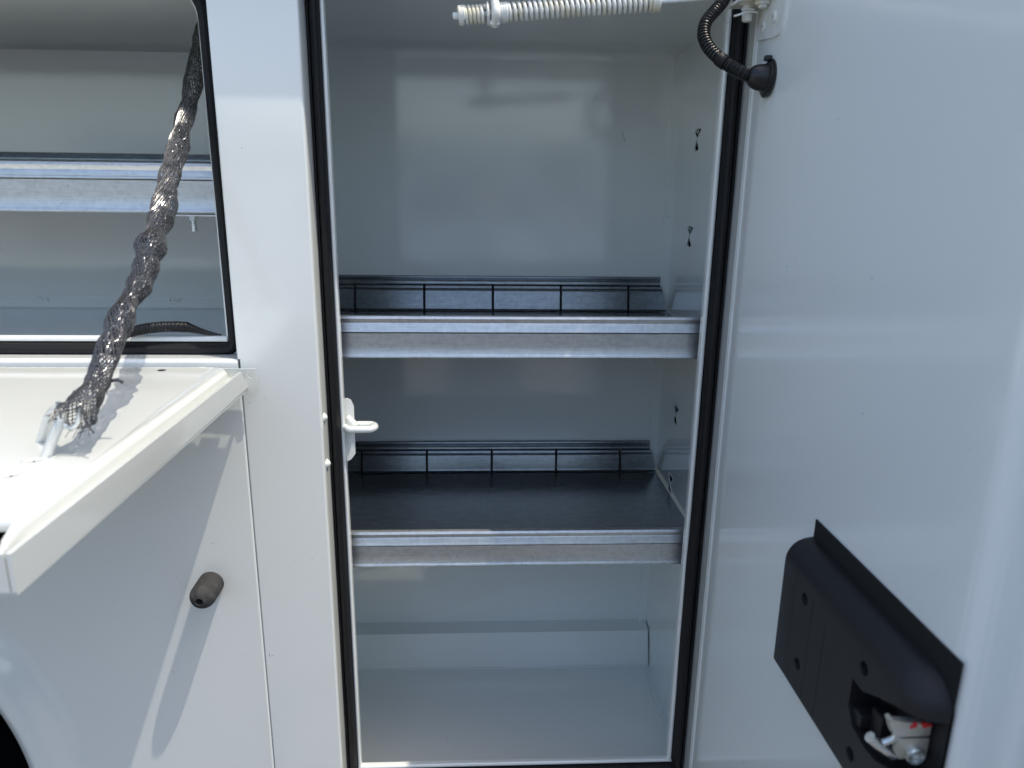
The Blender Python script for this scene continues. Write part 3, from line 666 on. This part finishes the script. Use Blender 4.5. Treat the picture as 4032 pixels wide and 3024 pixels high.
# forked swivel bracket
bm = B(); pts = smooth_path([on(.043)+Vector((0, 0, -.0125)), on(.0445)+Vector((0, -.011, -.004)), on(.0440)+Vector((0, -.0085, .0060)), on(.0430)+Vector((0, -.004, .013)), on(.0425)+Vector((0, 0, .026)), on(.0425)+Vector((0, 0, .05))], 24)
tube(bm, pts, [.0050]*4+[.0052]*16+[.0060]*5, 14); box(bm, on(.037).x, on(.049).x, -.058, -.042, on(.04).z-.0140, on(.04).z-.0085, .002)
obj('swivel_bracket', bm, PAINT_OLD, spr, angle=80)
bm = B(); box(bm, .180, .232, -.064, -.036, 1.1365, 1.141, .0015); box(bm, .188, .224, -.036, .0, 1.1368, 1.1408); obj('mounting_ear', bm, PAINT_OLD, spr)

# ------------------------------------------------------------------ corrugated wiring conduit, upper right
con = root('wiring_conduit', (.47, -.02, 1.08), 'black corrugated conduit curving from the opening into the rubber boot on the side door', 'cable conduit')
path = smooth_path([(.5012, .004, 1.1485), (.4888, -.016, 1.1293), (.4758, -.032, 1.116), (.4613, -.048, 1.1004), (.4563, -.058, 1.0839), (.4604, -.068, 1.0685), (.4708, -.078, 1.0552), (.4821, -.086, 1.0459), (.4913, -.092, 1.0395), (.5020, -.097, 1.0335)], 420)
def rib(i, n, per, base, amp): return base+amp*(1 if math.sin(2*math.pi*i/per) > -.1 else -1)
nn = len(path); rr_ = []
for i in range(nn):
    f = i/(nn-1); r_ = .0066+.0011*math.tanh(3*math.sin(2*math.pi*i/9.5))
    if .66 < f < .735: r_ = .0072+.0006*math.sin(f*90)
    rr_.append(r_)
bm = B(); tube(bm, path, rr_, 18); obj('corrugated_tube', bm, CONDUIT, con, angle=50)
bm = B(); P0 = path[int(nn*.665)]; P1 = path[int(nn*.725)]; tube(bm, [path[int(nn*(.66+.0075*k))] for k in range(11)], [.0074, .0083, .0081, .0084, .0082, .0084, .0081, .0083, .0082, .0083, .0076], 16); obj('tape_wrap', bm, RUBBER, con, angle=60)
bt = Vector((XD, -.1010, 1.0310)); bax = Vector((-1, .02, .10)).normalized()
bm = B(); lathe(bm, [(0, .0), (.0205, .0), (.0212, .0012), (.0212, .0030), (.0200, .0036), (.0188, .0038), (.0186, .0052), (.0172, .0060), (.0150, .0066), (.0146, .0100), (.0140, .0150), (.0122, .0200), (.0098, .0235), (.0080, .0250), (.0070, .0255), (0, .0255)], bt, bax, 36)
obj('rubber_boot', bm, CONDUIT, con, angle=50)
bm = B(); box(bm, XD-.0075, XD-.0005, -.1040, -.0950, 1.0500, 1.0560, .0012); obj('boot_tab', bm, CONDUIT, con)

# ------------------------------------------------------------------ small conduit in the left compartment
con2 = root('wiring_conduit', (-.22, .01, .705), 'short black corrugated conduit lying over the sill of the left opening', 'cable conduit')
p2 = smooth_path([(-.300, -.016, .7100), (-.2790, -.014, .7130), (-.2600, -.010, .7170), (-.2400, -.007, .7195), (-.2200, -.004, .7200), (-.2050, -.002, .7190)], 300)
bm = B(); tube(bm, p2, [.0068+.0008*math.tanh(3*math.sin(2*math.pi*i/10.5)) for i in range(301)], 16); obj('corrugated_tube', bm, CONDUIT, con2, angle=50)
p3 = smooth_path([(-.2055, -.002, .7195), (-.1950, -.001, .7160), (-.1800, .001, .7110), (-.1600, .004, .7060)], 120)
bm = B(); tube(bm, p3, [(.0070-.0052*i/120)+.0007*math.tanh(3*math.sin(2*math.pi*i/8.0))*(1-i/160) for i in range(121)], 12); obj('split_end', bm, CONDUIT, con2, angle=50)

# ------------------------------------------------------------------ chain in a braided sleeve
strap = root('door_strap', (-.1600, -.382, .700), 'chain in a frayed grey braided sleeve holding up the drop door', 'door strap')
raw = [(-.1830, .16, 1.140), (-.1860, .12, 1.108), (-.1831, .0851, 1.0804), (-.1764, .0374, 1.0395), (-.171, -.0037, 1.0046), (-.1688, -.0324, .9814), (-.1648, -.0661, .9532), (-.1626, -.0879, .9352), (-.1609, -.1167, .9122), (-.1579, -.1357, .8957), (-.1543, -.1605, .8746), (-.1535, -.1798, .8594), (-.1524, -.2107, .8354), (-.1503, -.2212, .826), (-.1502, -.2475, .8061), (-.1532, -.2694, .7916), (-.153, -.2932, .7735), (-.153, -.321, .7526), (-.1522, -.3441, .7346), (-.1551, -.3665, .7199), (-.1582, -.3817, .7108)]
SP = smooth_path(raw, 420); SF = frames(SP)
def srad(f):
    r = .0108+.0012*min(1, max(0, (f-.75)/.2))+.0032*nz(f, 15, 2)+.0034*nz(f, 33, 5)
    r += .0005*max(0, (.30-f)/.30)
    for c, a_, w_ in ((.585, .0040, .012), (.622, -.0022, .012), (.70, .0010, .02), (.985, .0022, .03)): r += a_*math.exp(-((f-c)/w_)**2)
    return r
def ellip(f, a):  # lumpy flattened section
    return 1+.10*math.cos(2*a+f*9)+.10*noise.noise(Vector((math.cos(a)*1.2, math.sin(a)*1.2, f*38)))+.04*noise.noise(Vector((math.cos(a)*3, math.sin(a)*3, f*90)))
def spt(f, a, k=1.0):
    i = f*420; i0 = min(int(i), 419); u = i-i0; p = SP[i0].lerp(SP[i0+1], u); _, N, Bn = SF[i0]
    return p+(N*math.cos(a)+Bn*math.sin(a))*srad(f)*ellip(f, a)*k
bm = B(); NS = 26; TW = 6.0; NP = 230
for s in (1, -1):
    for k in range(NS):
        a0_ = 2*math.pi*k/NS+random.uniform(-.05, .05); f1 = 1.0+random.uniform(-.012, .012)
        pts = []
        for i in range(NP+1):
            f = min(f1*i/NP, 1.0); a = a0_+s*TW*f*2*math.pi*.5+.05*nz(f, 60, k+s*40)
            kk = 1.0+.020*math.sin(NS*(a-a0_)*.5+ (0 if s > 0 else math.pi))
            pts.append(spt(f, a, kk))
        # doubled filaments
        tube(bm, pts, [.00050+.00012*nz(i/NP, 40, k) for i in range(len(pts))], 4, cap=False)
obj('braided_sleeve', bm, BRAID, strap, angle=80, kind='stuff')
# frayed ends
bm = B()
for k in range(26):
    a = random.uniform(0, 2*math.pi); p = spt(1.0, a); d = (SP[-1]-SP[-8]).normalized(); o_ = (p-SP[-1]).normalized()
    l = random.uniform(.003, .010); tube(bm, [p-d*.002, p+d*l*.5+o_*.001, p+d*l+o_*random.uniform(-.003, .004)], .0004, 4)
p = spt(1.0, .3)
pe = SP[-1]+Vector((.0125, -.002, -.002)); tube(bm, [pe, pe+Vector((.004, -.004, -.004)), pe+Vector((.009, -.008, -.007))], .0009, 5)
pm = SP[int(.90*420)]; tube(bm, [pm+Vector((.011, 0, 0)), pm+Vector((.018, 0, .001)), pm+Vector((.022, -.001, -.001))], .0017, 6)
tube(bm, [SP[385]+Vector((-.010, 0, .0)), SP[385]+Vector((-.018, 0, -.002)), SP[385]+Vector((-.019, 0, -.007))], .0003, 4)
obj('frayed_filament', bm, BRAID, strap, angle=80, kind='stuff')
# dark inner lining in the upper, tightly packed stretch
# chain links
CHAINM = galv("dull_chain_steel", ((.35, .35, .36), (.55, .55, .56)), .24, (8, 8, 8))
def link_mesh(name, Lk=.020, Wk=.0100, r=.0014):
    bm = B(); pts = []
    n = 28
    for k in range(n+1):
        a = 2*math.pi*k/n; c, s_ = math.cos(a), math.sin(a)
        pts.append(((Lk/2-Wk/2)*(1 if c > 0 else -1)*min(1, abs(c)*3)+(Wk/2)*c, Wk/2*s_, 0))
    tube(bm, pts, r, 8, cap=False); finish(bm, 80); me = bpy.data.meshes.new(name); bm.to_mesh(me); bm.free(); me.materials.append(CHAINM); return me
lm = link_mesh('chain_link')
tot = sum((SP[i+1]-SP[i]).length for i in range(420)); cum = 0; nxt = .0; cnt = 0
for i in range(420):
    cum += (SP[i+1]-SP[i]).length
    if cum >= nxt and 20 < i < 392:
        T_, N, Bn = SF[i]; rot = Matrix((T_, N, Bn)).transposed().to_4x4()
        o = bpy.data.objects.new('chain_link', lm); COL.objects.link(o); o.parent = strap
        ang = (cnt % 2)*math.pi/2+random.uniform(-.4, .4)
        M = Matrix.Translation(SP[i]+Vector((random.uniform(-.002, .002),)*3)) @ rot @ Matrix.Rotation(ang, 4, 'X')
        o.matrix_parent_inverse = Matrix.Translation(strap.location).inverted(); o.matrix_basis = M
        cnt += 1; nxt = cum+.0165
# last link through the eye bolt, a bare zinc hook
bm = B(); tube(bm, smooth_path([(-.17, -.3779, .7247), (-.1712, -.3779, .716), (-.171, -.3769, .7074), (-.1667, -.3759, .7021), (-.16, -.3779, .7026), (-.1547, -.3788, .7093), (-.1523, -.3788, .7199)], 30), .0023, 12); obj('chain_link', bm, ZINC, strap, angle=80)

# ------------------------------------------------------------------ row opposite, seen only as reflections in the enamel
def parked(x0, y0, label, colr):
    m_, t_, b_ = newmat('parked_truck_paint'); b_.inputs['Base Color'].default_value = (*colr, 1); b_.inputs['Roughness'].default_value = .25
    r = root('parked_truck', (x0, y0, -.75), label, 'truck', 'trucks parked across the yard')
    bm = B(); sweep(bm, [(x0-3.0, -.35), (x0-3.0, .95), (x0-.2, .95), (x0-.2, .55), (x0-.1, .9), (x0+.2, 1.15), (x0+1.3, 1.15), (x0+1.9, .45), (x0+2.9, .30), (x0+3.0, -.1), (x0+3.0, -.35)], 'y', y0-.95, y0+.95)
    for v in bm.verts: v.co = Vector((v.co.x, v.co.y, v.co.z))
    bmesh.ops.bevel(bm, geom=bm.edges[:], offset=.04, segments=2, affect='EDGES'); obj('cab_and_bed', bm, m_, r)
    bm = plate([(x0+.05, .55), (x0+.28, 1.06), (x0+1.22, 1.06), (x0+1.72, .50)], [], lambda u, v, w_: (u, y0+.952+w_, v), .01); obj('side_window', bm, GLASS, r)
    for k in range(3):
        bm = B(); box(bm, x0-2.95+k*.92, x0-2.10+k*.92, y0+.952, y0+.965, -.25+(.35 if k == 0 else 0), .88, .006); obj('locker_door', bm, m_, r)
    for wx in (x0-2.0, x0+2.1):
        bm = B(); lathe(bm, [(0, 0), (.20, .0), (.22, .03), (.36, .03), (.385, 0), (.385, -.2), (0, -.2)], (wx, y0+.97, -.365), (0, 1, 0), 32); obj('wheel', bm, RUBBER, r)
parked(-.7, -7.4, 'white service truck parked opposite, mirrored faintly in the back wall of the compartment', (.75, .76, .76))
parked(7.2, -8.0, 'dark blue service truck parked opposite, to the right of the white one', (.03, .05, .10))
parked(-8.8, -7.6, 'grey service truck parked opposite, to the left of the white one', (.35, .36, .37))
hall = root('unseen_hall', (0, -58, -.75), 'unseen long pale hall added for reflections behind the parked trucks with dark roller doors', 'building')  # hall out of view, added for reflections and to block the bright horizon
m_, t_, b_ = newmat('cream_cladding'); b_.inputs['Base Color'].default_value = (.50, .49, .45, 1); b_.inputs['Roughness'].default_value = .6
bm = B(); box(bm, -30, 22, -66, -58, -.75, 4.2); obj('wall', bm, m_, hall)
bm = B(); box(bm, -30.4, 22.4, -66.4, -57.6, 4.2, 4.5, .05); obj('roof', bm, ZINC, hall)
for k in range(7):
    bm = B(); box(bm, -22+k*6.6, -18+k*6.6, -58.02, -57.98, -.75, 2.8, .01); obj('roller_door', bm, GLASS, hall)

# the photographer, standing behind the camera and mirrored in the back wall
pm, t, b = newmat('person_surface')
gz = nd(t, "ShaderNodeSeparateXYZ"); t.links.new(nd(t, "ShaderNodeNewGeometry").outputs['Position'], gz.inputs[0])
mr = nd(t, "ShaderNodeMapRange"); mr.inputs[1].default_value = -.75; mr.inputs[2].default_value = 1.05; t.links.new(gz.outputs['Z'], mr.inputs[0])
rp = nd(t, "ShaderNodeValToRGB"); rp.color_ramp.interpolation = 'CONSTANT'; el = rp.color_ramp.elements
for q in range(3): el.new(.5)
for e, (p, c) in zip(el, ((0, (.02, .02, .02, 1)), (.06, (.04, .06, .10, 1)), (.52, (.45, .47, .50, 1)), (.845, (.45, .28, .20, 1)), (.95, (.03, .02, .015, 1)))): e.position = p; e.color = c
t.links.new(mr.outputs[0], rp.inputs[0]); t.links.new(rp.outputs[0], b.inputs['Base Color']); b.inputs['Roughness'].default_value = .8
X0, Y0 = .22, -1.50
J = {'pelvis': (0, 0, .20, .125), 'waist': (0, .0, .36, .115), 'chest': (0, .01, .56, .135), 'neck': (0, .02, .72, .052), 'jaw': (0, .045, .80, .068), 'head': (0, .03, .88, .086), 'crown': (0, .02, .95, .060), 'nose': (0, .115, .845, .014),
 'sl': (-.17, 0, .64, .058), 'el': (-.24, .10, .46, .042), 'wl': (-.13, .30, .60, .028), 'pl': (-.09, .36, .64, .032), 'sr': (.17, 0, .64, .058), 'er': (.24, .10, .46, .042), 'wr': (.13, .30, .60, .028), 'pr': (.09, .36, .64, .032),
 'hl': (-.095, 0, .12, .092), 'kl': (-.11, .02, -.27, .058), 'al': (-.12, -.02, -.66, .040), 'tl': (-.13, .13, -.715, .034), 'hr': (.095, 0, .12, .092), 'kr': (.12, .03, -.27, .058), 'ar': (.13, 0, -.66, .040), 'tr': (.15, .15, -.715, .034)}
E_ = ['pelvis waist', 'waist chest', 'chest neck', 'neck jaw', 'jaw head', 'head crown', 'head nose', 'chest sl', 'sl el', 'el wl', 'wl pl', 'chest sr', 'sr er', 'er wr', 'wr pr', 'pelvis hl', 'hl kl', 'kl al', 'al tl', 'pelvis hr', 'hr kr', 'kr ar', 'ar tr']
for sd_, p_ in ((-1, 'pl'), (1, 'pr')):
    for k in range(5):
        bx_, by_, bz_, _ = J[p_]
        n1, n2 = f'{p_}f{k}a', f'{p_}f{k}b'
        dx = (-sd_)*(.010+.004*k) if k < 4 else sd_*.02; dz = .030-.018*k if k < 4 else .035
        J[n1] = (bx_+dx, by_+.030, bz_+dz, .0095); J[n2] = (bx_+dx-sd_*.022, by_+.045-.004*k, bz_+dz+.004, .0080); E_ += [f'{p_} {n1}', f'{n1} {n2}']
names = list(J); me = bpy.data.meshes.new('person')
me.from_pydata([(X0+J[n][0], Y0+J[n][1], J[n][2]) for n in names], [tuple(names.index(q) for q in e.split()) for e in E_], [])
per = bpy.data.objects.new('person', me); COL.objects.link(per); me.materials.append(pm)
sk = per.modifiers.new('skin', 'SKIN'); sk.use_smooth_shade = True; per.modifiers.new('sub', 'SUBSURF').render_levels = 1
for i, n in enumerate(names):
    me.skin_vertices[0].data[i].radius = (J[n][3], J[n][3]*(.75 if n in ('pelvis', 'waist', 'chest') else 1)); me.skin_vertices[0].data[i].use_root = (n == 'pelvis')
per['label'] = 'person in a pale shirt and dark trousers photographing the truck with both hands raised'; per['category'] = 'person'

bm = B(); bmesh.ops.create_uvsphere(bm, u_segments=20, v_segments=12, radius=1)
for v in [v for v in bm.verts if v.co.z < -.25+.55*max(0, v.co.y)]: bm.verts.remove(v)
for v in bm.verts: v.co = Vector((X0+v.co.x*.090, Y0+.020+v.co.y*.096, .905+v.co.z*.094))
hm, t, b = newmat('brown_hair'); b.inputs['Base Color'].default_value = (.03, .02, .013, 1); b.inputs['Roughness'].default_value = .7
o = obj('hair', bm, hm, per, angle=80)
